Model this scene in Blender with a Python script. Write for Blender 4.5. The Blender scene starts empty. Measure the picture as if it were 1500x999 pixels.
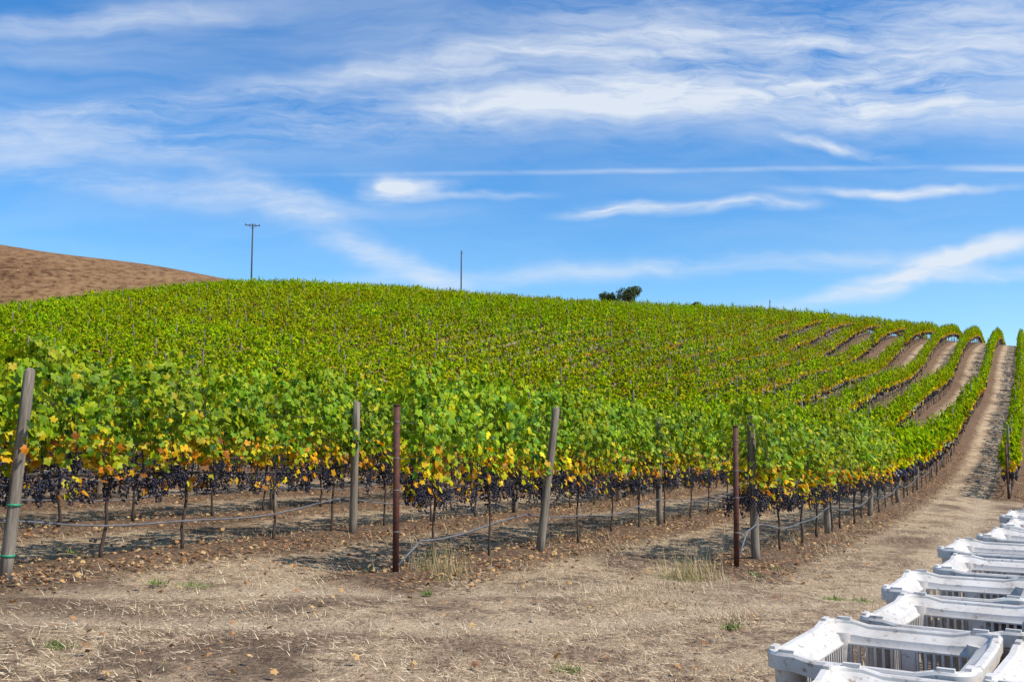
import bpy, math, random
import numpy as np
from mathutils import Vector, Matrix, Euler
random.seed(7); rng=np.random.default_rng(7)
scene=bpy.context.scene
COL=scene.collection
scene.view_settings.view_transform='Standard'
scene.view_settings.look='None'
scene.view_settings.exposure=0

# ---------------------------------------------------------------- terrain
def sstep(t):
    t=np.clip(t,0,1); return t*t*(3-2*t)
_tx=np.linspace(-700,700,2801)
def smooth_table(xs,ys,sig):
    v=np.interp(_tx,xs,ys); k=np.exp(-0.5*(np.arange(-120,121)*0.5/sig)**2); k/=k.sum()
    return np.convolve(np.pad(v,120,mode='edge'),k,mode='valid')
A_T=smooth_table([-200,-110,-77,-60,-50,-40,-10,19.5,39,56,75,110,200],[-6,-4,2.0,8.6,14.2,18.2,18.3,18.1,17.9,16.6,15.2,12.5,9],4)
R_T=smooth_table([-600,-154,-84,-20,60,150,400],[90,56,45.5,33,22,14,10],12)
def H(x,y):
    x=np.asarray(x,float); y=np.asarray(y,float)
    tilt=-.055*40*np.tanh(x/40)*(1-.85*sstep(x/3)*(1-sstep((y-7)/6)))
    A=np.interp(x,_tx,A_T); R=np.interp(x,_tx,R_T)
    rt=sstep((x-5)/40)
    y0=22+20*rt
    S=sstep((y-y0)/(150-y0))
    w=sstep((y-160)/140.)
    z=A*S*(1-w)+R*w+1.0*rt*np.exp(-((y-64)/15)**2)
    z=z*(1-sstep((y-330)/400.))
    und=0.35*np.sin(x*.11+1)*np.sin(y*.09)*sstep((y-30)/60)
    return tilt+.01*np.clip(y,-40,150)+z+und
def Hf(x,y): return float(H(x,y))

D=(0.4617,0.887); P=(0.887,-0.4617)
SP=2.73
def st(s,t): return (s*D[0]+t*P[0], s*D[1]+t*P[1])

# ---------------------------------------------------------------- node helpers
def new_mat(name):
    m=bpy.data.materials.new(name); m.use_nodes=True
    nt=m.node_tree; nt.nodes.clear()
    out=nt.nodes.new('ShaderNodeOutputMaterial')
    b=nt.nodes.new('ShaderNodeBsdfPrincipled')
    nt.links.new(b.outputs[0],out.inputs[0])
    return m,nt,b,out
def lk(nt,a,b): nt.links.new(a,b)
def math_n(nt,op,a,b=None,c=None,clamp=False):
    n=nt.nodes.new('ShaderNodeMath'); n.operation=op; n.use_clamp=clamp
    for i,v in enumerate((a,b,c)):
        if v is None: continue
        if isinstance(v,(int,float)): n.inputs[i].default_value=v
        else: nt.links.new(v,n.inputs[i])
    return n.outputs[0]
def mixc(nt,f,a,b,mode='MIX'):
    n=nt.nodes.new('ShaderNodeMix'); n.data_type='RGBA'; n.blend_type=mode
    if isinstance(f,(int,float)): n.inputs[0].default_value=f
    else: nt.links.new(f,n.inputs[0])
    for i,v in ((6,a),(7,b)):
        if isinstance(v,tuple): n.inputs[i].default_value=(*v,1) if len(v)==3 else v
        else: nt.links.new(v,n.inputs[i])
    return n.outputs[2]
def noise(nt,vec,scale,detail=4,rough=.55,dist=0):
    n=nt.nodes.new('ShaderNodeTexNoise'); n.inputs['Scale'].default_value=scale
    n.inputs['Detail'].default_value=detail; n.inputs['Roughness'].default_value=rough
    n.inputs['Distortion'].default_value=dist
    if vec is not None: nt.links.new(vec,n.inputs['Vector'])
    return n.outputs['Fac']
def mrange(nt,v,a,b,c=0,d=1,smooth=False):
    n=nt.nodes.new('ShaderNodeMapRange'); 
    if smooth: n.interpolation_type='SMOOTHSTEP'
    nt.links.new(v,n.inputs[0])
    for i,q in zip((1,2,3,4),(a,b,c,d)): n.inputs[i].default_value=q
    return n.outputs[0]
def bump(nt,h,strength,dist,bsdf):
    n=nt.nodes.new('ShaderNodeBump'); n.inputs['Strength'].default_value=strength
    n.inputs['Distance'].default_value=dist; nt.links.new(h,n.inputs['Height'])
    nt.links.new(n.outputs[0],bsdf.inputs['Normal'])

# ---------------------------------------------------------------- materials
def mat_leaf(far):
    m,nt,b,out=new_mat('grape_leaf_far' if far else 'grape_leaf')
    at=nt.nodes.new('ShaderNodeAttribute'); at.attribute_name='Col'
    oi=nt.nodes.new('ShaderNodeObjectInfo')
    hs=nt.nodes.new('ShaderNodeHueSaturation')
    lk(nt,at.outputs['Color'],hs.inputs['Color'])
    sp=nt.nodes.new('ShaderNodeSeparateXYZ'); lk(nt,oi.outputs['Location'],sp.inputs[0])
    patch=math_n(nt,'SINE',math_n(nt,'ADD',math_n(nt,'MULTIPLY',sp.outputs[0],.13),math_n(nt,'MULTIPLY',math_n(nt,'SINE',math_n(nt,'MULTIPLY',sp.outputs[1],.085)),1.8)))
    hue=math_n(nt,'ADD',mrange(nt,oi.outputs['Random'],0,1,-.012,.014),mrange(nt,patch,-1,1,.490,.508))
    lk(nt,hue,hs.inputs['Hue'])
    v0=.80 if far else .85
    lk(nt,mrange(nt,oi.outputs['Random'],0,1,v0*.86,v0*1.18),hs.inputs['Value'])
    tr=nt.nodes.new('ShaderNodeBsdfTranslucent')
    tc=mixc(nt,1.0,hs.outputs[0],(1.35,1.2,.4),'MULTIPLY'); lk(nt,tc,tr.inputs['Color'])
    mx=nt.nodes.new('ShaderNodeMixShader'); mx.inputs[0].default_value=.24 if far else .32
    if far:
        nt.nodes.remove(b); b=nt.nodes.new('ShaderNodeBsdfDiffuse'); lk(nt,hs.outputs[0],b.inputs['Color'])
    else:
        lk(nt,hs.outputs[0],b.inputs['Base Color'])
        b.inputs['Roughness'].default_value=.5
        b.inputs['Specular IOR Level'].default_value=.25
    lk(nt,b.outputs[0],mx.inputs[1]); lk(nt,tr.outputs[0],mx.inputs[2]); lk(nt,mx.outputs[0],out.inputs[0])
    return m
def mat_simple(name,c1,c2,scale,rough=.9,bs=.4,bd=.01,stretch=(1,1,1),coord='Object'):
    m,nt,b,out=new_mat(name)
    tc=nt.nodes.new('ShaderNodeTexCoord'); mp=nt.nodes.new('ShaderNodeMapping')
    mp.inputs['Scale'].default_value=stretch
    lk(nt,tc.outputs[coord],mp.inputs[0])
    f=noise(nt,mp.outputs[0],scale,5,.65)
    lk(nt,mixc(nt,mrange(nt,f,.3,.7),c1,c2),b.inputs['Base Color'])
    b.inputs['Roughness'].default_value=rough
    bump(nt,f,bs,bd,b)
    return m
M_LEAF=mat_leaf(False); M_LEAFF=mat_leaf(True)
M_BARK=mat_simple('vine_bark',(.03,.018,.012),(.10,.065,.045),40,stretch=(1,1,.25))
M_WOOD=mat_simple('weathered_wood',(.085,.062,.045),(.34,.285,.22),30,stretch=(1,1,.08))
M_RUST=mat_simple('rusty_steel',(.045,.014,.010),(.14,.042,.025),22,rough=.75)
M_HOSE=mat_simple('hose_plastic',(.10,.10,.11),(.2,.2,.22),8,rough=.5,bs=.1)
M_TIE=mat_simple('green_tape',(.01,.25,.12),(.02,.35,.18),8,rough=.5,bs=.1)
M_POLE=mat_simple('pole_wood',(.035,.025,.018),(.075,.055,.045),4)
M_WIRE=mat_simple('steel_wire',(.12,.12,.12),(.2,.2,.2),4,rough=.4,bs=.0)
def mat_grape():
    m,nt,b,out=new_mat('grape_skin')
    g=nt.nodes.new('ShaderNodeNewGeometry')
    f=noise(nt,g.outputs['Position'],45,2)
    lk(nt,mixc(nt,mrange(nt,f,.35,.7),(.004,.003,.011),(.022,.022,.055)),b.inputs['Base Color'])
    b.inputs['Roughness'].default_value=.45
    return m
M_GRAPE=mat_grape()
def mat_attr(name,rough=.9,trans=0):
    m,nt,b,out=new_mat(name)
    at=nt.nodes.new('ShaderNodeAttribute'); at.attribute_name='Col'
    lk(nt,at.outputs['Color'],b.inputs['Base Color']); b.inputs['Roughness'].default_value=rough
    b.inputs['Specular IOR Level'].default_value=.2
    return m
M_LITTER=mat_attr('dry_plant_matter')

def mat_ground():
    m,nt,b,out=new_mat('vineyard_soil')
    g=nt.nodes.new('ShaderNodeNewGeometry'); pos=g.outputs['Position']
    a=nt.nodes.new('ShaderNodeAttribute'); a.attribute_name='zone'
    sep=nt.nodes.new('ShaderNodeSeparateColor'); lk(nt,a.outputs['Color'],sep.inputs[0])
    hill,track,field=sep.outputs[0],sep.outputs[1],sep.outputs[2]
    n1=noise(nt,pos,.55,4,.6); n2=noise(nt,pos,3.2,5,.65,.4); n3=noise(nt,pos,24,4,.7)
    mp=nt.nodes.new('ShaderNodeMapping'); lk(nt,pos,mp.inputs[0]); mp.inputs['Rotation'].default_value=(0,0,.5); mp.inputs['Scale'].default_value=(7,60,10)
    f1=noise(nt,mp.outputs[0],1.2,3,.6,1.4)
    mp2=nt.nodes.new('ShaderNodeMapping'); lk(nt,pos,mp2.inputs[0]); mp2.inputs['Rotation'].default_value=(0,0,-.7); mp2.inputs['Scale'].default_value=(60,8,10)
    f2=noise(nt,mp2.outputs[0],1.2,3,.6,1.4)
    fib=math_n(nt,'MAXIMUM',f1,f2)
    straw=mixc(nt,mrange(nt,fib,.47,.70),(.36,.235,.13),(.84,.65,.43))
    straw=mixc(nt,mrange(nt,n3,.42,.66),straw,(.62,.455,.285))
    dirt=mixc(nt,mrange(nt,n3,.38,.64),(.17,.105,.065),(.50,.35,.225))
    m1=mrange(nt,math_n(nt,'ADD',n1,math_n(nt,'MULTIPLY',math_n(nt,'SUBTRACT',n2,.5),1.2)),.40,.52)
    col=mixc(nt,m1,dirt,straw)
    dk=mrange(nt,math_n(nt,'ADD',noise(nt,pos,.42,3,.5,.6),math_n(nt,'MULTIPLY',math_n(nt,'SUBTRACT',n2,.5),.7)),.53,.63)
    col=mixc(nt,math_n(nt,'MULTIPLY',dk,.85),col,mixc(nt,mrange(nt,n3,.3,.7),(.055,.034,.023),(.26,.17,.11)))
    pale=mixc(nt,mrange(nt,n3,.3,.7),(.50,.36,.225),(.74,.565,.375))
    tf=math_n(nt,'MULTIPLY',track,mrange(nt,n2,.3,.6,.45,1.0))
    col=mixc(nt,tf,col,pale)
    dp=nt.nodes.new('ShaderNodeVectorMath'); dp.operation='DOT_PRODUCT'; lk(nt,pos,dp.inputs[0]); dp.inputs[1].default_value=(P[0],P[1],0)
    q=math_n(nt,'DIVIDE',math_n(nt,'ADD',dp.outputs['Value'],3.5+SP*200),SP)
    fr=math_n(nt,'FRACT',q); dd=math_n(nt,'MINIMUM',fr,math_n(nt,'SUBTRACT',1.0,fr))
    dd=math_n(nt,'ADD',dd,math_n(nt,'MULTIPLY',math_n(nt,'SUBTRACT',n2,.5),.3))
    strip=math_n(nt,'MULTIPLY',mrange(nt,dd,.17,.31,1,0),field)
    under=mixc(nt,mrange(nt,n3,.38,.65),(.05,.03,.02),(.25,.155,.095))  # brown soil under the rows, with the vines' shadow darkened into its colour
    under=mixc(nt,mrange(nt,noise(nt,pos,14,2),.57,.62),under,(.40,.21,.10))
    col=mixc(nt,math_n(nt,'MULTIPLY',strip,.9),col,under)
    h1=noise(nt,pos,.035,5,.65,.5); h2=noise(nt,pos,.5,5,.75)
    hc=mixc(nt,mrange(nt,h1,.35,.62),(.13,.062,.027),(.25,.135,.06))
    hc=mixc(nt,mrange(nt,h2,.45,.75),hc,(.36,.22,.11))
    hc=mixc(nt,mrange(nt,h2,.46,.36),hc,(.06,.03,.015))
    col=mixc(nt,hill,col,hc)
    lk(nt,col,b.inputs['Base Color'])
    b.inputs['Roughness'].default_value=.95; b.inputs['Specular IOR Level'].default_value=.15
    hh=math_n(nt,'ADD',math_n(nt,'ADD',math_n(nt,'MULTIPLY',n2,1.3),math_n(nt,'MULTIPLY',n3,.8)),math_n(nt,'MULTIPLY',f1,.25))
    bump(nt,hh,1.0,.07,b)
    return m
M_GROUND=mat_ground()

# ---------------------------------------------------------------- ground mesh
def sinh_axis(n,a,rng_neg,rng_pos,c=0):
    lo=-math.asinh(rng_neg/a); hi=math.asinh(rng_pos/a)
    return c+a*np.sinh(np.linspace(lo,hi,n))
gx=sinh_axis(460,7,2600,2600,0); gy=sinh_axis(520,9,700,3200,8)
X,Y=np.meshgrid(gx,gy)
Z=H(X,Y)
TRK=[(6.2,16.4),(4.6,13.4),(2.8,11.4),(.6,10.0),(-2,9.1),(-6,8.3),(-14,7.6)]
def dist_poly(X,Y,pl):
    d=np.full(X.shape,1e9)
    for (ax,ay),(bx,by) in zip(pl[:-1],pl[1:]):
        vx,vy=bx-ax,by-ay; L=vx*vx+vy*vy
        u=np.clip(((X-ax)*vx+(Y-ay)*vy)/L,0,1)
        d=np.minimum(d,np.hypot(X-ax-u*vx,Y-ay-u*vy))
    return d
dtr=dist_poly(X,Y,TRK)
Sg=X*D[0]+Y*D[1]; Tg=X*P[0]+Y*P[1]
def row_start(t):
    k=(t+3.5)/SP
    return np.where(k>0.5, 36.3+3.0*(k-1), 13.07+3.85*k)
ton=np.clip(1-np.abs(np.abs(Tg+2.14)-.72)/.38,0,1)*sstep((Sg-12)/4)
tn=np.clip(1-np.abs(np.abs(dtr)-.75)/.4,0,1)*(1-sstep((Sg-13)/5))
track=np.maximum(ton,tn)
Z=Z-.035*sstep(track)
micro=np.zeros_like(Z)
for i in range(26):
    a=rng.uniform(0,6.28); k=rng.uniform(1.2,9); micro+=np.sin(X*k*math.cos(a)+Y*k*math.sin(a)+rng.uniform(0,6))/k
Z=Z+.014*micro*(1-sstep((np.hypot(X,Y)-25)/30))
k=(Tg+3.5)/SP; fr=np.abs(k-np.round(k))*SP
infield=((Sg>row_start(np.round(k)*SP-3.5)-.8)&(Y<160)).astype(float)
Z=Z+.07*np.exp(-(fr/.35)**2)*infield
zone_h=np.maximum(sstep((Y-158)/4),0)
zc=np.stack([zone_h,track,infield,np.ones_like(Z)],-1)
nyy,nxx=X.shape
verts=np.stack([X,Y,Z],-1).reshape(-1,3)
idx=np.arange(nxx*nyy).reshape(nyy,nxx)
faces=np.stack([idx[:-1,:-1],idx[:-1,1:],idx[1:,1:],idx[1:,:-1]],-1).reshape(-1,4)
def mesh_np(name,verts,faces,mats,cols=None,mi=None,smooth=False,attr='Col'):
    me=bpy.data.meshes.new(name)
    me.from_pydata([tuple(v) for v in np.asarray(verts).tolist()],[],faces if isinstance(faces,list) else faces.tolist())
    for m in mats: me.materials.append(m)
    if mi is not None: me.polygons.foreach_set('material_index',np.asarray(mi,dtype=np.int32))
    if cols is not None:
        ca=me.color_attributes.new(attr,'FLOAT_COLOR','POINT'); ca.data.foreach_set('color',np.asarray(cols,dtype=np.float32).ravel())
    if smooth is True: me.polygons.foreach_set('use_smooth',np.ones(len(me.polygons),dtype=bool))
    elif smooth is not False: me.polygons.foreach_set('use_smooth',np.asarray(smooth,dtype=bool))
    me.update(); return me
def add(name,me,parent=None,loc=None):
    o=bpy.data.objects.new(name,me); COL.objects.link(o)
    if parent: o.parent=parent
    if loc: o.location=loc
    return o
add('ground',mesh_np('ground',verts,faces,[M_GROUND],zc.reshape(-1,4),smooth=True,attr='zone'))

# ---------------------------------------------------------------- mesh builder
class MB:
    def __init__(s): s.v=[];s.f=[];s.c=[];s.mi=[];s.sm=[]
    def addm(s,v,f,c=(1,1,1),mi=0,sm=False):
        o=len(s.v); s.v.extend(v); s.f.extend([tuple(i+o for i in q) for q in f])
        s.c.extend([(*c,1)]*len(v)); s.mi.extend([mi]*len(f)); s.sm.extend([sm]*len(f))
    def mesh(s,name,mats): return mesh_np(name,np.array(s.v),s.f,mats,np.array(s.c),s.mi,s.sm)
def tube(pts,rad,n=6,cap=True):
    v=[];f=[]; pts=[Vector(p) for p in pts]
    for i,p in enumerate(pts):
        d=(pts[min(i+1,len(pts)-1)]-pts[max(i-1,0)]).normalized()
        a=d.cross(Vector((0,0,1)) if abs(d.z)<.9 else Vector((1,0,0))).normalized(); b=d.cross(a)
        r=rad[i] if hasattr(rad,'__len__') else rad
        for j in range(n):
            t=2*math.pi*j/n; v.append(tuple(p+a*r*math.cos(t)+b*r*math.sin(t)))
    for i in range(len(pts)-1):
        for j in range(n): f.append((i*n+j,i*n+(j+1)%n,(i+1)*n+(j+1)%n,(i+1)*n+j))
    if cap: f.append(tuple(range(n))[::-1]); f.append(tuple((len(pts)-1)*n+j for j in range(n)))
    return v,f
def box(c,s,rot=0):
    cx,cy,cz=c; sx,sy,sz=[q/2 for q in s]; v=[]
    for z in(-sz,sz):
        for x,y in((-sx,-sy),(sx,-sy),(sx,sy),(-sx,sy)):
            v.append((cx+x*math.cos(rot)-y*math.sin(rot),cy+x*math.sin(rot)+y*math.cos(rot),cz+z))
    return v,[(3,2,1,0),(4,5,6,7),(0,1,5,4),(1,2,6,5),(2,3,7,6),(3,0,4,7)]
import bmesh
def ico(sub):
    bm=bmesh.new(); bmesh.ops.create_icosphere(bm,subdivisions=sub,radius=1)
    v=[tuple(q.co) for q in bm.verts]; f=[tuple(x.index for x in q.verts) for q in bm.faces]; bm.free(); return v,f
ICO1=ico(1); ICO2=ico(2)
LA=[(0,1),(26,.70),(56,.95),(84,.62),(118,.82),(156,.62),(180,.1)]
LEAF=[(r*math.cos(math.radians(a)),r*math.sin(math.radians(a))) for a,r in LA]+[(r*math.cos(math.radians(a)),-r*math.sin(math.radians(a))) for a,r in LA[1:-1][::-1]]
def leaf_geo(pos,nrm,tip,size,hi,cup):
    n=Vector(nrm).normalized(); x=Vector(tip); x=(x-n*x.dot(n)).normalized(); y=n.cross(x); p=Vector(pos)
    if hi:
        v=[tuple(p+n*cup*size*.35)]
        for a,b in LEAF:
            v.append(tuple(p+x*a*size+y*b*size-n*(cup*size*.5*(b*b+.4*a*a))+n*random.uniform(-.08,.08)*size))
        m=len(LEAF); f=[(0,1+i,1+(i+1)%m) for i in range(m)]
    else:
        v=[tuple(p+x*size),tuple(p+y*size*.85-n*size*.25),tuple(p-x*size*.7),tuple(p-y*size*.85-n*size*.25)]
        f=[(0,1,2),(0,2,3)]
    return v,f
G=[(.22,.385,.006),(.33,.47,.008),(.48,.55,.010),(.13,.27,.006),(.05,.125,.005)]
YL=[(.86,.66,.012),(.70,.62,.012)]; OR=[(.95,.45,.010),(.85,.30,.008),(.40,.15,.015),(.95,.56,.012)]
def leaf_col(z,hi):
    r=random.random(); t=(z-.85)/1.3
    if z<1.40 and r<.74*(1.44-z)/.42+.02:
        c=random.choice(OR if random.random()<.58 else YL)
    elif r>.955: c=random.choice(YL)
    else:
        c=random.choice(G[:3] if random.random()<.40+.40*t else G)
    j=random.uniform(.78,1.15); return tuple(q*j for q in c)
def vine_unit(length,nleaf,lsize,hi,seed):
    random.seed(seed); mb=MB(); hl=length/2
    nt_=max(1,round(length/1.375))
    for i in range(nt_):
        x0=-hl+1.375*(i+.5)+random.uniform(-.12,.12)
        pts=[];x=x0;y=0
        for q in range(7):
            pts.append((x,y,q*.155)); x+=random.uniform(-.035,.035); y+=random.uniform(-.02,.02)
        v,f=tube(pts,[.028,.021,.018,.017,.018,.019,.022],6 if hi else 4); mb.addm(v,f,(1,1,1),1,True)
    pts=[(-hl+length*q/8,random.uniform(-.02,.02),.94+random.uniform(-.02,.02)) for q in range(9)]
    v,f=tube(pts,.016,6 if hi else 3); mb.addm(v,f,(1,1,1),1,True)
    nsh=int(length/.11)
    for i in range(nsh if hi else nsh//4):
        x=random.uniform(-hl,hl); y=random.uniform(-.05,.05); pts=[(x,y,.92)]
        ly=random.uniform(-.22,.22);
        for q in range(1,5):
            x+=random.uniform(-.06,.06); pts.append((x,y+ly*q/4,.92+q*random.uniform(.24,.32)))
        v,f=tube(pts,[.006,.005,.004,.004,.003],3,False); mb.addm(v,f,(1,1,1),1,True)
    ph=[random.uniform(0,6.28) for _ in range(5)]
    tb=2.12 if hi else 2.04
    def top(x): return tb+.09*math.sin(x*4.3+ph[0])+.07*math.sin(x*9.1+ph[1])
    def bot(x): return 1.0+.07*math.sin(x*5.1+ph[2])
    shoots=[(random.uniform(-hl,hl),random.uniform(-.15,.15),random.uniform(.1,.45),random.uniform(-.3,.3)) for _ in range(int(length*3.4))]
    nb=int(length*(22 if hi else 16)); blobs=[]
    for i in range(nb):
        x=random.uniform(-hl,hl); b_,t_=bot(x)+.04,top(x); z=b_+(t_-b_)*random.random(); side=random.choice((-1,1))
        w=.19+.15*math.sin(math.pi*min(1,(z-b_)/(t_-b_)*1.05))+.05*math.sin(x*7+z*6+ph[3])
        blobs.append((x,side*w*random.uniform(.5,1.15),z,side,random.uniform(.72,1.15)))
    for i in range(nleaf):
        rr=random.random(); bv=1.0
        if rr<.11:
            sx,sy,sh,lean=random.choice(shoots); q=random.random()
            x=sx+lean*sh*q+random.uniform(-.03,.03); y=sy+random.uniform(-.04,.04); z=top(x)-.05+sh*q; sz=lsize*(1-.45*q)
            side=random.choice((-1,1))
        elif rr<.13:
            x=random.uniform(-hl,hl); z=random.uniform(.75,1.0); side=random.choice((-1,1)); y=side*random.uniform(.05,.25); sz=lsize
        elif rr<.38:
            x=random.uniform(-hl-.05,hl+.05); b,t=bot(x),top(x); z=b+(t-b)*random.random(); side=random.choice((-1,1)); y=side*.2*random.random()**.5; sz=lsize*random.uniform(.65,1.2)
        else:
            bx_,by_,bz_,side,bv=random.choice(blobs); x=bx_+random.gauss(0,.072); y=by_+random.gauss(0,.05); z=bz_+random.gauss(0,.082); sz=lsize*random.uniform(.65,1.2)
        n=(random.gauss(0,.45),side*random.uniform(.4,1.2)+random.gauss(0,.3),random.uniform(-.05,1.0))
        tip=(random.gauss(0,.6),side*.3,-1.0+random.gauss(0,.35))
        v,f=leaf_geo((x,y,z),n,tip,sz,hi,random.uniform(-.1,.6))
        c=leaf_col(z,hi); mb.addm(v,f,tuple(q*bv for q in c),0,False)
    nc=int(length*(24 if hi else 13))
    for i in range(nc):
        x=random.uniform(-hl,hl); y=random.choice((-1,1))*random.uniform(.02,.26); z=random.uniform(.86,1.04)
        L=random.uniform(.16,.26)
        if hi:
            for b in range(30):
                q=random.random(); r=.058*(1-.7*q)+.004; a=random.uniform(0,6.28)
                R=random.uniform(.011,.014); cx,cy,cz=x+r*math.cos(a),y+r*math.sin(a),z-L*q
                mb.addm([(cx+R*p[0],cy+R*p[1],cz+R*p[2]) for p in ICO1[0]],ICO1[1],(1,1,1),2,True)
        else:
            v=[(x+.065*p[0]*(1+.35*p[2])*random.uniform(.8,1.2),y+.065*p[1]*(1+.35*p[2]),z-L*.5+L*.6*p[2]) for p in ICO1[0]]
            mb.addm(v,ICO1[1],(1,1,1),2,False)
    return mb.mesh('grapevine_hi' if hi else 'grapevine_far',[M_LEAF if hi else M_LEAFF,M_BARK,M_GRAPE])
U=1.375
HI=[vine_unit(U,800,.060,True,100+i) for i in range(7)]
MID=[vine_unit(U*2,500,.095,False,200+i) for i in range(7)]
random.seed(11)
# ---------------------------------------------------------------- posts
def wood_post_mesh(seed,h=2.0,r=.058,n=10):
    random.seed(seed); pts=[];rad=[]
    for q in range(7):
        pts.append((random.uniform(-.006,.006),random.uniform(-.006,.006),-.1+(h+.1)*q/6)); rad.append(r*(1.08-.16*q/6)*random.uniform(.97,1.03))
    rad.append(r*.7); pts.append((0,0,h+.012))
    v,f=tube(pts,rad,n); mb=MB(); mb.addm(v,f,(1,1,1),0,True); return mb.mesh('wooden_post',[M_WOOD])
WP=[wood_post_mesh(i,1.95+.05*i) for i in range(3)]
WPF=[wood_post_mesh(i,2.15+.06*i,.04,6) for i in range(3)]
def steel_post_mesh():
    mb=MB(); v,f=tube([(0,0,-.1),(0,0,1.88)],.036,16); mb.addm(v,f,(1,1,1),0,True)
    v,f=tube([(0,0,1.88),(0,0,1.90)],.040,16); mb.addm(v,f,(1,1,1),0,True)
    for z in(.5,.95,1.3,1.7):
        v,f=tube([(0,0,z),(0,0,z+.012)],.0385,12); mb.addm(v,f,(1,1,1),1,True)
    return mb.mesh('steel_post',[M_RUST,M_WIRE])
SPM=steel_post_mesh()
ROWA=math.atan2(D[1],D[0])
WOOD_OFF={0:14.1,-1:12.4,-2:6.35}
n_obj=0
for k in range(-56,4):
    t=-3.5+SP*k
    s0=float(row_start(t))
    s0=max(s0, -0.95*abs(t)+0 if t>0 else min(200,-.60*t-16))
    smax=250
    row=bpy.data.objects.new('grapevine_row',None); COL.objects.link(row)
    bx,by=st(s0,t); row.location=(bx,by,Hf(bx,by)); row.empty_display_size=.3
    s=s0+(.5 if k==0 else .12)
    while s<smax:
        x,y=st(s,t)
        if y>=157: break
        r=math.hypot(x,y)
        hi=r<27
        L=U if hi else 2*U
        cx,cy=st(s+L/2,t); x2,y2=st(s+L,t)
        gap=random.random()<.012 and r>25
        if not gap:
            sl=math.atan2(Hf(x2,y2)-Hf(x,y),L)
            me=random.choice(HI if hi else MID)
            o=bpy.data.objects.new('vine',me); COL.objects.link(o); o.parent=row
            R=Matrix.Rotation(ROWA,4,'Z')@Matrix.Rotation(-sl,4,'Y')
            if random.random()<.5: R=Matrix.Rotation(ROWA+math.pi,4,'Z')@Matrix.Rotation(sl,4,'Y')
            zs=random.uniform(.91,1.08)
            if k in(-1,-2,-3): zs=random.uniform(.99,1.07)
            dt=random.uniform(-.05,.05)
            ws=random.uniform(.85,1.2) if k not in(-1,-2) else random.uniform(.8,1.0)
            if x>12: ws*=.82
            o.matrix_basis=Matrix.Translation(Vector((cx+P[0]*dt,cy+P[1]*dt,Hf(cx,cy)))-Vector(row.location))@R@Matrix.Diagonal((1,ws,zs,1))
            n_obj+=1
        s+=L
    s_end=s
    sp=WOOD_OFF.get(k,s0+random.uniform(.8,4))
    np_=0
    while sp<s_end:
        po=.2 if (k==-1 and np_<1) or (k==-2 and np_<2) else 0
        x,y=st(sp,t+po); r=math.hypot(x,y)
        o=bpy.data.objects.new('wooden_post',random.choice(WP if r<34 else WPF)); COL.objects.link(o)
        z=Hf(x,y); rot=Euler((random.gauss(0,.03),random.gauss(0,.03),random.uniform(0,6)))
        if k==-1 and np_==0: rot=Euler((0,.115,0))
        if k==-2 and np_==0: rot=Euler((0,.07,0))
        np_+=1
        if r<34: o.location=(x,y,z); o.rotation_euler=rot
        else:
            o.name='post'; o.parent=row; o.location=Vector((x,y,z))-Vector(row.location); o.rotation_euler=rot
            o.scale=(1.0,1.0,random.uniform(1.0,1.13))
        sp+=5.5
    if -6<=k<=2:
        x,y=st(s0,t)
        o=add('steel_end_post',SPM,None,(x,y,Hf(x,y))); o.rotation_euler=(random.gauss(0,.01),random.gauss(0,.01),0)
        mb=MB(); pts=[]
        ss=s0
        while ss<min(s_end,s0+45):
            x,y=st(ss,t); ph=((ss-WOOD_OFF.get(k,s0))%5.5)/5.5
            pts.append((x+.03*P[0],y+.03*P[1],Hf(x,y)+.54-.16*math.sin(math.pi*ph)+.02*math.sin(ss*2.3)-(.25 if ss-s0<.3 else 0))); ss+=.45
        v,f=tube(pts,.011,6); mb.addm(v,f,(1,1,1),0,True)
        add('drip_hose',mb.mesh('drip_hose',[M_HOSE]))
        mb=MB()
        for hz in(.95,1.3,1.7):
            pts=[]; ss=s0
            while ss<min(s_end,s0+45):
                x,y=st(ss,t); pts.append((x,y,Hf(x,y)+hz)); ss+=2.7
            v,f=tube(pts,.0018,4); mb.addm(v,f,(1,1,1),0,True)
        o=add('trellis_wires',mb.mesh('trellis_wires',[M_WIRE]))
print('vines',n_obj)
x,y=st(6.35,-3.5-2*SP+.2)
mb=MB()
for z in(.22,.70):
    v,f=tube([(x+.07*z,y,Hf(x,y)+z),(x+.07*z+.001,y,Hf(x,y)+z+.02)],.066,14); mb.addm(v,f,(1,1,1),0,True)
add('green_tie_tape',mb.mesh('tape',[M_TIE]))

# ---------------------------------------------------------------- ground litter
def near_pts(n,ymin=2.5,ymax=26,wide=.62,pw=1.6):
    y=ymin+(ymax-ymin)*rng.random(n)**pw; x=y*wide*(rng.random(n)*2-1)
    return x,y
def blades(name,n,ln,wd,lift,cols,ptsfn,zoff=.004):
    x,y=ptsfn(n); n=len(x); z=H(x,y)+zoff; a=rng.uniform(0,2*np.pi,n); L=rng.uniform(ln[0],ln[1],n); w=rng.uniform(wd[0],wd[1],n)
    up=rng.random(n)**2*lift
    v=np.zeros((n,3,3)); dx,dy=np.cos(a),np.sin(a)
    v[:,0]=np.stack([x-dy*w,y+dx*w,z],1); v[:,1]=np.stack([x+dy*w,y-dx*w,z+.002],1)
    v[:,2]=np.stack([x+dx*L*(1-.5*np.minimum(up,1)),y+dy*L*(1-.5*np.minimum(up,1)),z+up*L+.004],1)
    f=np.arange(3*n).reshape(n,3)
    c=np.array(cols)[rng.integers(0,len(cols),n)]*rng.uniform(.8,1.2,(n,1)); c=np.concatenate([c,np.ones((n,1))],1)
    add(name,mesh_np(name,v.reshape(-1,3),f,[M_LITTER],np.repeat(c,3,0)))
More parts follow.
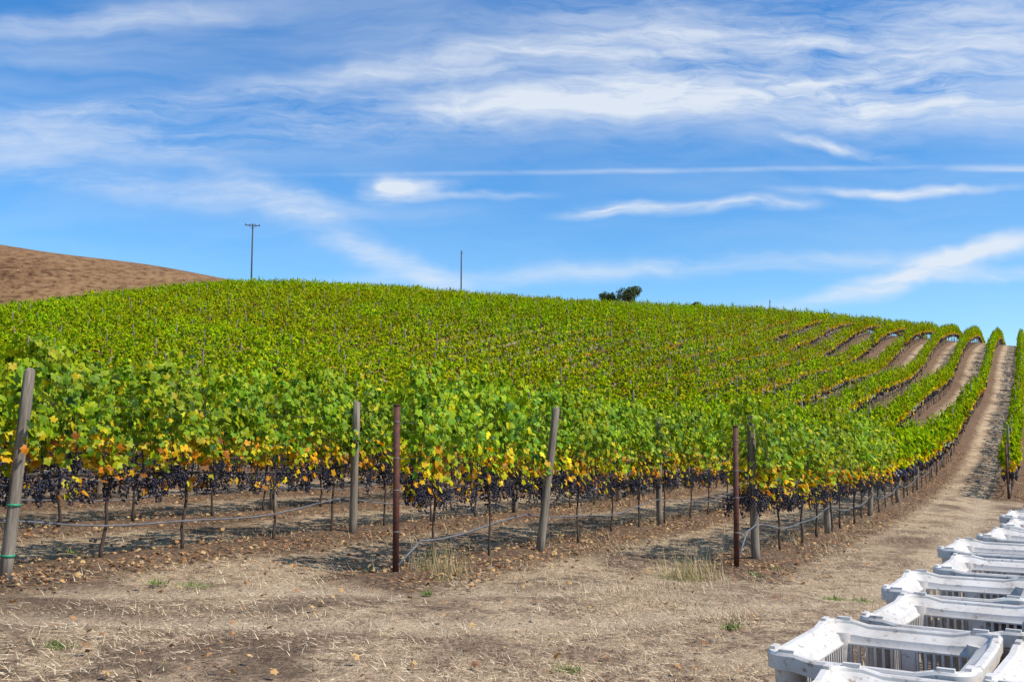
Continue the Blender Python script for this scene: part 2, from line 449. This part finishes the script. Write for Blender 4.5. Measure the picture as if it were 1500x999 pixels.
STR=[(.78,.62,.40),(.66,.50,.31),(.42,.29,.16),(.80,.67,.46),(.20,.125,.07),(.30,.19,.11)]
def straw_pts(n):
    x,y=near_pts(n*2); v=np.sin(x*1.7+1.3*np.sin(y*1.1))+np.sin(y*1.9+1.7*np.sin(x*.8))+rng.normal(0,.9,len(x))
    tr=dist_poly(x,y,TRK); keep=(v>-.6)&(np.abs(tr-.75)>.25*rng.random(len(x)))
    return x[keep][:n],y[keep][:n]
blades('dry_straw',110000,(.03,.13),(.0014,.0034),.75,STR,straw_pts,.016)
def tuft_pts_factory(cs,spread):
    cs=np.array(cs)
    def fn(n):
        i=rng.integers(0,len(cs),n); return cs[i,0]+rng.normal(0,1,n)*spread*cs[i,2],cs[i,1]+rng.normal(0,1,n)*spread*.8*cs[i,2]
    return fn
dry_c=[(-.95,11.3,1.0),(-.6,11.5,.8),(2.1,12.6,1.0),(2.4,12.8,.8),(-1.5,11,.6),(3.4,13.4,.7)]+[(*st(random.uniform(9,32),-3.5+SP*random.choice((0,-1,-2))+random.gauss(0,.4)),random.uniform(.5,1.5)) for _ in range(120)]
blades('dry_grass',30000,(.05,.19),(.0015,.0038),1.3,STR+[(.34,.24,.12)],tuft_pts_factory(dry_c,.24))
big_c=[(-.95,11.35,1.0),(-.75,11.5,.8),(2.3,12.5,1.0),(2.05,12.3,.8)]
blades('grass_clump',900,(.12,.27),(.002,.004),2.4,[(.55,.40,.22),(.40,.34,.14),(.30,.30,.10),(.62,.48,.28)],tuft_pts_factory(big_c,.15))
gr_c=[(.4,7.3,.5),(-1.3,6.3,.6),(-3.2,7.2,.5),(2.05,12.2,1.3),(-.9,11.1,.9),(-1.6,11.5,.9),(-3.1,9.9,.8),(3.5,11,.6)]+[(random.uniform(-7,4),random.uniform(6.5,14),random.uniform(.2,.6)) for _ in range(18)]
blades('green_weeds',4200,(.02,.085),(.003,.006),1.1,[(.10,.18,.03),(.17,.26,.05),(.28,.31,.10)],tuft_pts_factory(gr_c,.12))
mb=MB(); random.seed(5)
FL=[(.42,.21,.09),(.30,.14,.06),(.50,.30,.12),(.24,.12,.06),(.52,.34,.15),(.40,.27,.15)]
for i in range(14000):
    if random.random()<.98:
        kk=random.choice((0,0,-1,-1,-1,-2,-2,-2,-3,-4,1)); s=float(row_start(-3.5+SP*kk))-.4+42*random.random()**1.1; x,y=st(s,-3.5+SP*kk+random.gauss(0,.5))
    else:
        y=random.uniform(6,16); x=random.uniform(-.6,.3)*y
    if y<6: continue
    v,f=leaf_geo((x,y,Hf(x,y)+.05+random.random()*.03),(random.gauss(0,.5),random.gauss(0,.5),1),(random.gauss(0,1),random.gauss(0,1),0),random.uniform(.018,.042),y<14,.6)
    mb.addm(v,f,random.choice(FL))
add('fallen_leaves',mb.mesh('fallen_leaves',[M_LITTER]))
mb=MB()
CL=[(.20,.13,.08),(.13,.08,.05),(.32,.215,.135)]
for i in range(3800):
    if random.random()<.75:
        kk=random.choice((0,-1,-1,-2,-2,-3)); s=float(row_start(-3.5+SP*kk))-.6+22*random.random()**1.0; x,y=st(s,-3.5+SP*kk+random.gauss(0,.35)); r=random.uniform(.008,.026)
    else: y=random.uniform(3.5,16); x=random.uniform(-.6,.45)*y; r=random.uniform(.004,.010)
    if y<3: continue
    z=Hf(x,y); c=random.choice(CL)
    v=[(x+r*p[0]*random.uniform(.7,1.3),y+r*p[1]*random.uniform(.7,1.3),z+.02+r*.7*p[2]) for p in ICO1[0]]
    mb.addm(v,ICO1[1],c)
add('soil_clods',mb.mesh('soil_clods',[M_LITTER]))

# ---------------------------------------------------------------- harvest crates
def mat_crate():
    m,nt,b,out=new_mat('white_plastic')
    g=nt.nodes.new('ShaderNodeNewGeometry')
    n1=noise(nt,g.outputs['Position'],6,5,.7); n2=noise(nt,g.outputs['Position'],50,4,.7)
    c=mixc(nt,mrange(nt,n1,.42,.72),(.68,.635,.575),(.47,.415,.35))
    c=mixc(nt,mrange(nt,n2,.57,.70),c,(.27,.19,.14))
    sp=nt.nodes.new('ShaderNodeSeparateXYZ'); tc=nt.nodes.new('ShaderNodeTexCoord'); lk(nt,tc.outputs['Object'],sp.inputs[0])
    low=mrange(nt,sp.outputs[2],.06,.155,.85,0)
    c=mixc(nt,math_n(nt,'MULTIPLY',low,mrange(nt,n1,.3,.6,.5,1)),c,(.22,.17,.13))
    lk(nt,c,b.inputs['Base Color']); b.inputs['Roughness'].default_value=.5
    bump(nt,n1,.1,.01,b); return m
M_CR=mat_crate()
M_CRD=mat_simple('dirty_plastic',(.15,.10,.08),(.34,.26,.22),30,rough=.7)
M_PAL=mat_simple('pallet_wood',(.2,.14,.09),(.38,.28,.19),12,stretch=(.2,1,1))
def crate_mesh():
    mb=MB(); a,b,rc=.25,.21,.045; h=.2
    def loop(off):
        A,B,r=a+off,b+off,max(rc+off*.6,.010); pts=[]
        for (sx,sy,a0) in((1,1,0),(-1,1,90),(-1,-1,180),(1,-1,270)):
            for q in range(7):
                t=math.radians(a0+15*q); pts.append((sx*(A-r)+r*math.cos(t),sy*(B-r)+r*math.sin(t)))
            nx=[(-1,1),(-1,-1),(1,-1),(1,1)][[(1,1),(-1,1),(-1,-1),(1,-1)].index((sx,sy))]
            t=math.radians(a0+90); p0=pts[-1]; p1=(nx[0]*(A-r)+r*math.cos(t),nx[1]*(B-r)+r*math.sin(t))
            for q in range(1,16): pts.append((p0[0]+(p1[0]-p0[0])*q/16,p0[1]+(p1[1]-p0[1])*q/16))
        return pts
    NS=22
    def dip(i):
        j=i%NS
        if j<7: return 0
        u=abs((j-6)/16-.5)*2
        return .009*(1-float(sstep((u-.68)/.14)))
    def ring(profile,mi=0):
        n=len(loop(0)); m=len(profile); v=[]
        for off,z,dw in profile:
            lp=loop(off)
            for i,p in enumerate(lp): v.append((p[0],p[1],z-dip(i)*dw))
        f=[]
        for r in range(m):
            for i in range(n):
                f.append((r*n+i,r*n+(i+1)%n,((r+1)%m)*n+(i+1)%n,((r+1)%m)*n+i))
        mb.addm(v,f,(1,1,1),mi,True)
    ring([(0,h-.036,1),(.001,h-.006,1),(-.003,h,1),(-.016,h,1),(-.020,h-.003,1),(-.022,h-.009,1),(-.052,h-.030,.3),(-.056,h-.044,0),(-.062,h-.050,0),(-.062,h-.054,0),(-.050,h-.054,0),(-.046,h-.038,.3),(-.012,h-.020,1),(-.008,h-.036,1)])
    ring([(-.054,.0,0),(-.048,.04,0),(-.060,.04,0),(-.066,.0,0)])
    A,B=a-.055,b-.055
    x=-A+.016
    while x<A-.012:
        for sy in(-1,1):
            wdt=.035 if abs(x)<.012 else .0065
            v,f=box((x,sy*B,.092),(wdt,.010,.112)); mb.addm(v,f,(1,1,1),0)
        x+=.0195
    y=-B+.016
    while y<B-.012:
        for sx in(-1,1):
            wdt=.035 if abs(y)<.012 else .0065
            v,f=box((sx*A,y,.092),(.010,wdt,.112)); mb.addm(v,f,(1,1,1),0)
        y+=.0195
    for sx in(-1,1):
        for sy in(-1,1):
            v,f=tube([(sx*(a-.05),sy*(b-.05),.005),(sx*(a-.044),sy*(b-.044),h-.026)],[.026,.032],16); mb.addm(v,f,(1,1,1),0,True)
            v,f=box((sx*(a-.012),sy*(b-.05),h+.002),(.012,.034,.008)); mb.addm(v,f)
            v,f=box((sx*(a-.05),sy*(b-.012),h+.002),(.034,.012,.008)); mb.addm(v,f)
    v,f=box((0,0,.012),(2*A,2*B,.008)); mb.addm(v,f,(1,1,1),0)
    for q in range(-5,6):
        v,f=box((q*.034,0,.02),(.006,2*B-.01,.008)); mb.addm(v,f,(1,1,1),0)
    me=mb.mesh('crate',[M_CR,M_CRD]); me.set_sharp_from_angle(angle=math.radians(32)); return me
CM=crate_mesh()
def plate_mesh():
    mb=MB()
    v,f=box((-.2535,-.150,.118),(.006,.08,.085)); mb.addm(v,f)
    v,f=box((-.19,-.2135,.118),(.08,.006,.085)); mb.addm(v,f)
    for q in range(3):
        for r in range(2):
            v,f=tube([(-.2560,-.172+.022*q,.10+.03*r),(-.2585,-.172+.022*q,.10+.03*r)],.006,8); mb.addm(v,f,(1,1,1),1)
    return mb.mesh('corner_plate',[M_CRD,M_BARK])
PLM=plate_mesh()
pal=MB()
for yy in(-.17,0,.17): v,f=box((0,yy,.05),(.5,.07,.07)); pal.addm(v,f)
for q in range(5): v,f=box((-.21+.105*q,0,.096),(.085,.42,.02)); pal.addm(v,f)
PAL=pal.mesh('pallet',[M_PAL])
SD=(math.sin(math.radians(33)),math.cos(math.radians(33))); SPp=(SD[1],-SD[0])
random.seed(21)
bx0,by0=.545,2.22
offs=[.16,0,.06,-.01,.05,-.03,.04,.07,.0,.05,.02,.06,.0,.05,.0]
s_along=-.52
for i in range(13):
    for j in range(3):
        w=.435*j+.21+offs[i]; l=s_along+.25
        x=bx0+SD[0]*l+SPp[0]*w; y=by0+SD[1]*l+SPp[1]*w
        if math.hypot(x,y)<1.3: continue
        e=bpy.data.objects.new('harvest_crate_stack',None); COL.objects.link(e); e.empty_display_size=.2
        e.location=(x,y,Hf(x,y)+.01); e.rotation_euler=(0,0,math.radians(57)+random.gauss(0,.03))
        add('pallet_base',PAL,e)
        for q in range(6):
            o=add('crate_%d'%(q+1),CM,e,(random.gauss(0,.003),random.gauss(0,.003),.108+q*.191)); o.rotation_euler=(0,0,random.gauss(0,.012))
            add('corner_plate_%d'%(q+1),PLM,o)
    s_along+=.5+random.choice((.01,.02,.05))

# ---------------------------------------------------------------- utility poles
def utility_pole(x,y,top,arm):
    z0=Hf(x,y)-.3; mb=MB()
    v,f=tube([(x,y,z0),(x,y,top)],[.17,.11],10); mb.addm(v,f,(1,1,1),0,True)
    if arm:
        v,f=box((x,y-.14,top-.35),(2.6,.12,.14),.25); mb.addm(v,f)
        for dx in(-1.15,-.45,.45,1.15):
            v,f=tube([(x+dx,y-.14+dx*.25,top-.28),(x+dx,y-.14+dx*.25,top-.05)],[.05,.07],8); mb.addm(v,f)
        for sgn in(-1,1):
            v,f=tube([(x,y-.13,top-1.0),(x+sgn*.6,y-.13+sgn*.15,top-.42)],.03,5); mb.addm(v,f)
    else:
        v,f=tube([(x,y,top-.1),(x,y,top+.25)],[.05,.07],8); mb.addm(v,f)
        v,f=tube([(x,y,top-.5),(x+.3,y,top-.3),(x+.3,y,top-.1)],.05,6); mb.addm(v,f)
    add('utility_pole',mb.mesh('utility_pole',[M_POLE]))
utility_pole(-46.3,175,39.6,True)
utility_pole(-9.8,190,37.4,False)
utility_pole(70.5,270,38.8,False)
# ---------------------------------------------------------------- trees
M_TREE=mat_attr('oak_foliage')
def oak(name,x,y,ztop,w,h,seed,n=2600):
    random.seed(seed); z0=Hf(x,y); mb=MB(); zc=ztop-h*.5
    v,f=tube([(x,y,z0-.2),(x+.2,y,z0+(zc-z0)*.5),(x,y+.1,zc)],[.45,.35,.25],8); mb.addm(v,f,(.05,.035,.025),1,True)
    lumps=[]
    for i in range(9):
        a=random.uniform(0,6.28); r=random.uniform(.1,.36)*w
        c=Vector((x+r*math.cos(a),y+r*math.sin(a),zc+random.uniform(-.25,.25)*h)); R=random.uniform(.16,.26)*w
        lumps.append((c,R)); v,f=tube([(x,y,zc-h*.4),tuple((Vector((x,y,zc))+c)/2-Vector((0,0,.3))),tuple(c)],[.18,.12,.05],5); mb.addm(v,f,(.05,.035,.025),1,True)
    for i in range(n):
        c,R=random.choice(lumps); d=Vector((random.gauss(0,1),random.gauss(0,1),random.gauss(0,1))).normalized()
        p=c+Vector((d.x*R,d.y*R,d.z*R*.75*h/w*1.5))*random.uniform(.6,1.08)
        if p.z>ztop: p.z=ztop-random.random()*.4
        g=random.uniform(.6,1.3)
        v,f=leaf_geo(p,d+Vector((random.gauss(0,.5),random.gauss(0,.5),random.gauss(0,.5))),(random.gauss(0,1),random.gauss(0,1),random.gauss(0,1)),random.uniform(.14,.3),False,0)
        mb.addm(v,f,(.07*g,.10*g,.035*g))
    add(name,mb.mesh(name,[M_TREE,M_BARK]))
oak('oak_tree',30.8,260,41.8,8.0,6.0,1)
oak('oak_tree',25.6,262,40.6,5.0,4.2,2,1300)
oak('shrub',50.5,270,38.6,4.5,3,3,900)

# ---------------------------------------------------------------- sun, sky
sun_dir=Vector((.86,-.38,0)).normalized()*math.cos(math.radians(51))+Vector((0,0,math.sin(math.radians(51))))
sd=bpy.data.lights.new('sun','SUN'); sd.energy=5.0; sd.angle=math.radians(.55); sd.color=(1,.95,.86)
so=bpy.data.objects.new('sun',sd); COL.objects.link(so); so.rotation_euler=sun_dir.to_track_quat('Z','Y').to_euler(); so.location=(20,-20,40)
w=bpy.data.worlds.new('World'); scene.world=w; w.use_nodes=True; nt=w.node_tree; nt.nodes.clear()
out=nt.nodes.new('ShaderNodeOutputWorld'); bg=nt.nodes.new('ShaderNodeBackground'); lk(nt,bg.outputs[0],out.inputs[0])
sky=nt.nodes.new('ShaderNodeTexSky'); sky.sky_type='NISHITA'; sky.sun_disc=False
sky.sun_elevation=math.radians(51); sky.sun_rotation=math.atan2(sun_dir.x,sun_dir.y); sky.air_density=1.0; sky.dust_density=.2; sky.ozone_density=3.0
tc=nt.nodes.new('ShaderNodeTexCoord'); dirv=tc.outputs['Generated']
sx=nt.nodes.new('ShaderNodeSeparateXYZ'); lk(nt,dirv,sx.inputs[0])
ay=math_n(nt,'MAXIMUM',math_n(nt,'ABSOLUTE',sx.outputs[1]),.08)
Uc=math_n(nt,'DIVIDE',sx.outputs[0],ay); Vc=math_n(nt,'DIVIDE',sx.outputs[2],ay)
cb=nt.nodes.new('ShaderNodeCombineXYZ'); lk(nt,Uc,cb.inputs[0]); lk(nt,Vc,cb.inputs[1])
nw=nt.nodes.new('ShaderNodeTexNoise'); nw.inputs['Scale'].default_value=5; nw.inputs['Detail'].default_value=4; nw.inputs['Roughness'].default_value=.6; lk(nt,cb.outputs[0],nw.inputs['Vector'])
vs=nt.nodes.new('ShaderNodeVectorMath'); vs.operation='SUBTRACT'; lk(nt,nw.outputs['Color'],vs.inputs[0]); vs.inputs[1].default_value=(.5,.5,.5)
def warp(ax,ayy):
    vm=nt.nodes.new('ShaderNodeVectorMath'); vm.operation='MULTIPLY'; lk(nt,vs.outputs[0],vm.inputs[0]); vm.inputs[1].default_value=(ax,ayy,0)
    va=nt.nodes.new('ShaderNodeVectorMath'); va.operation='ADD'; lk(nt,cb.outputs[0],va.inputs[0]); lk(nt,vm.outputs[0],va.inputs[1]); return va.outputs[0]
WV=warp(.16,.05); WF=warp(.02,.005)
CLD=[(.30,.40,3,.46,.066,.85,0),(.42,.345,-3,.24,.028,.60,0),(.05,.348,4,.40,.016,.45,0),(-.36,.302,4,.42,.022,.50,0),(-.22,.36,9,.36,.014,.40,0),
(-.42,.435,3,.2,.012,.4,0),(-.40,.335,5,.2,.010,.3,0),(-.33,.247,-6,.26,.012,.45,0),(-.20,.215,-26,.17,.012,.42,0),(-.110,.250,3,.05,.010,1.15,0),(-.118,.256,0,.025,.009,.5,0),(-.03,.243,3,.08,.004,.6,0),
(.17,.272,.8,.40,.0022,.38,1),(.52,.273,0,.08,.0024,.5,1),(.19,.232,2,.12,.0060,1.1,0),(.10,.226,6,.06,.005,.7,0),(.40,.250,1,.14,.0042,.85,0),(.34,.297,-10,.08,.005,.8,0),
(.42,.170,16,.19,.010,.95,0),(.47,.165,2,.14,.005,.5,0),(.14,.168,3,.42,.008,.5,0),(-.12,.17,-22,.12,.010,.3,0)]
acc=None
for (u,v,a,L,W,s,fine) in CLD:
    mp=nt.nodes.new('ShaderNodeMapping'); mp.vector_type='TEXTURE'
    mp.inputs['Location'].default_value=(u,v,0); mp.inputs['Rotation'].default_value=(0,0,math.radians(a)); mp.inputs['Scale'].default_value=(L,W*1.5,1)
    lk(nt,WF if fine else WV,mp.inputs[0])
    ln=nt.nodes.new('ShaderNodeVectorMath'); ln.operation='LENGTH'; lk(nt,mp.outputs[0],ln.inputs[0])
    mr=mrange(nt,ln.outputs['Value'],0,1.35,s,0,True)
    acc=mr if acc is None else math_n(nt,'ADD',acc,mr)
mp=nt.nodes.new('ShaderNodeMapping'); mp.inputs['Rotation'].default_value=(0,0,math.radians(-6)); mp.inputs['Scale'].default_value=(2.6,17,1); lk(nt,WV,mp.inputs[0])
wisp=noise(nt,mp.outputs[0],1.0,5,.58,.3)
mp=nt.nodes.new('ShaderNodeMapping'); mp.inputs['Rotation'].default_value=(0,0,math.radians(24)); mp.inputs['Scale'].default_value=(14,70,1); lk(nt,WV,mp.inputs[0])
wisp2=noise(nt,mp.outputs[0],1.0,4,.68,.6)
wm=math_n(nt,'ADD',mrange(nt,wisp,.33,.66,.25,1.15),mrange(nt,wisp2,.3,.7,-.30,.32))
cl=math_n(nt,'MULTIPLY',acc,math_n(nt,'MAXIMUM',wm,0))
haze=math_n(nt,'MULTIPLY',mrange(nt,wisp,.40,.72),mrange(nt,Vc,.10,.40,.05,.32))
cl=math_n(nt,'ADD',cl,haze,clamp=True)
up=mrange(nt,sx.outputs[2],0,.04); cl=math_n(nt,'MULTIPLY',cl,up)
cl=math_n(nt,'MULTIPLY',cl,.90)
hs=nt.nodes.new('ShaderNodeHueSaturation'); hs.inputs['Saturation'].default_value=1.30; hs.inputs['Value'].default_value=1.15
lk(nt,sky.outputs[0],hs.inputs['Color'])
cc=mixc(nt,1.0,hs.outputs[0],(.86,1.02,1.12),'MULTIPLY')
cc=mixc(nt,cl,cc,(5.9,6.35,6.95))
lk(nt,cc,bg.inputs['Color']); bg.inputs['Strength'].default_value=.135

# ---------------------------------------------------------------- camera
cd=bpy.data.cameras.new('camera'); cd.lens=35; cd.sensor_width=36; cd.clip_end=6000; cd.clip_start=.05
co=bpy.data.objects.new('camera',cd); COL.objects.link(co); co.location=(0,0,1.72); co.rotation_euler=(math.radians(95.5),0,0)
scene.camera=co
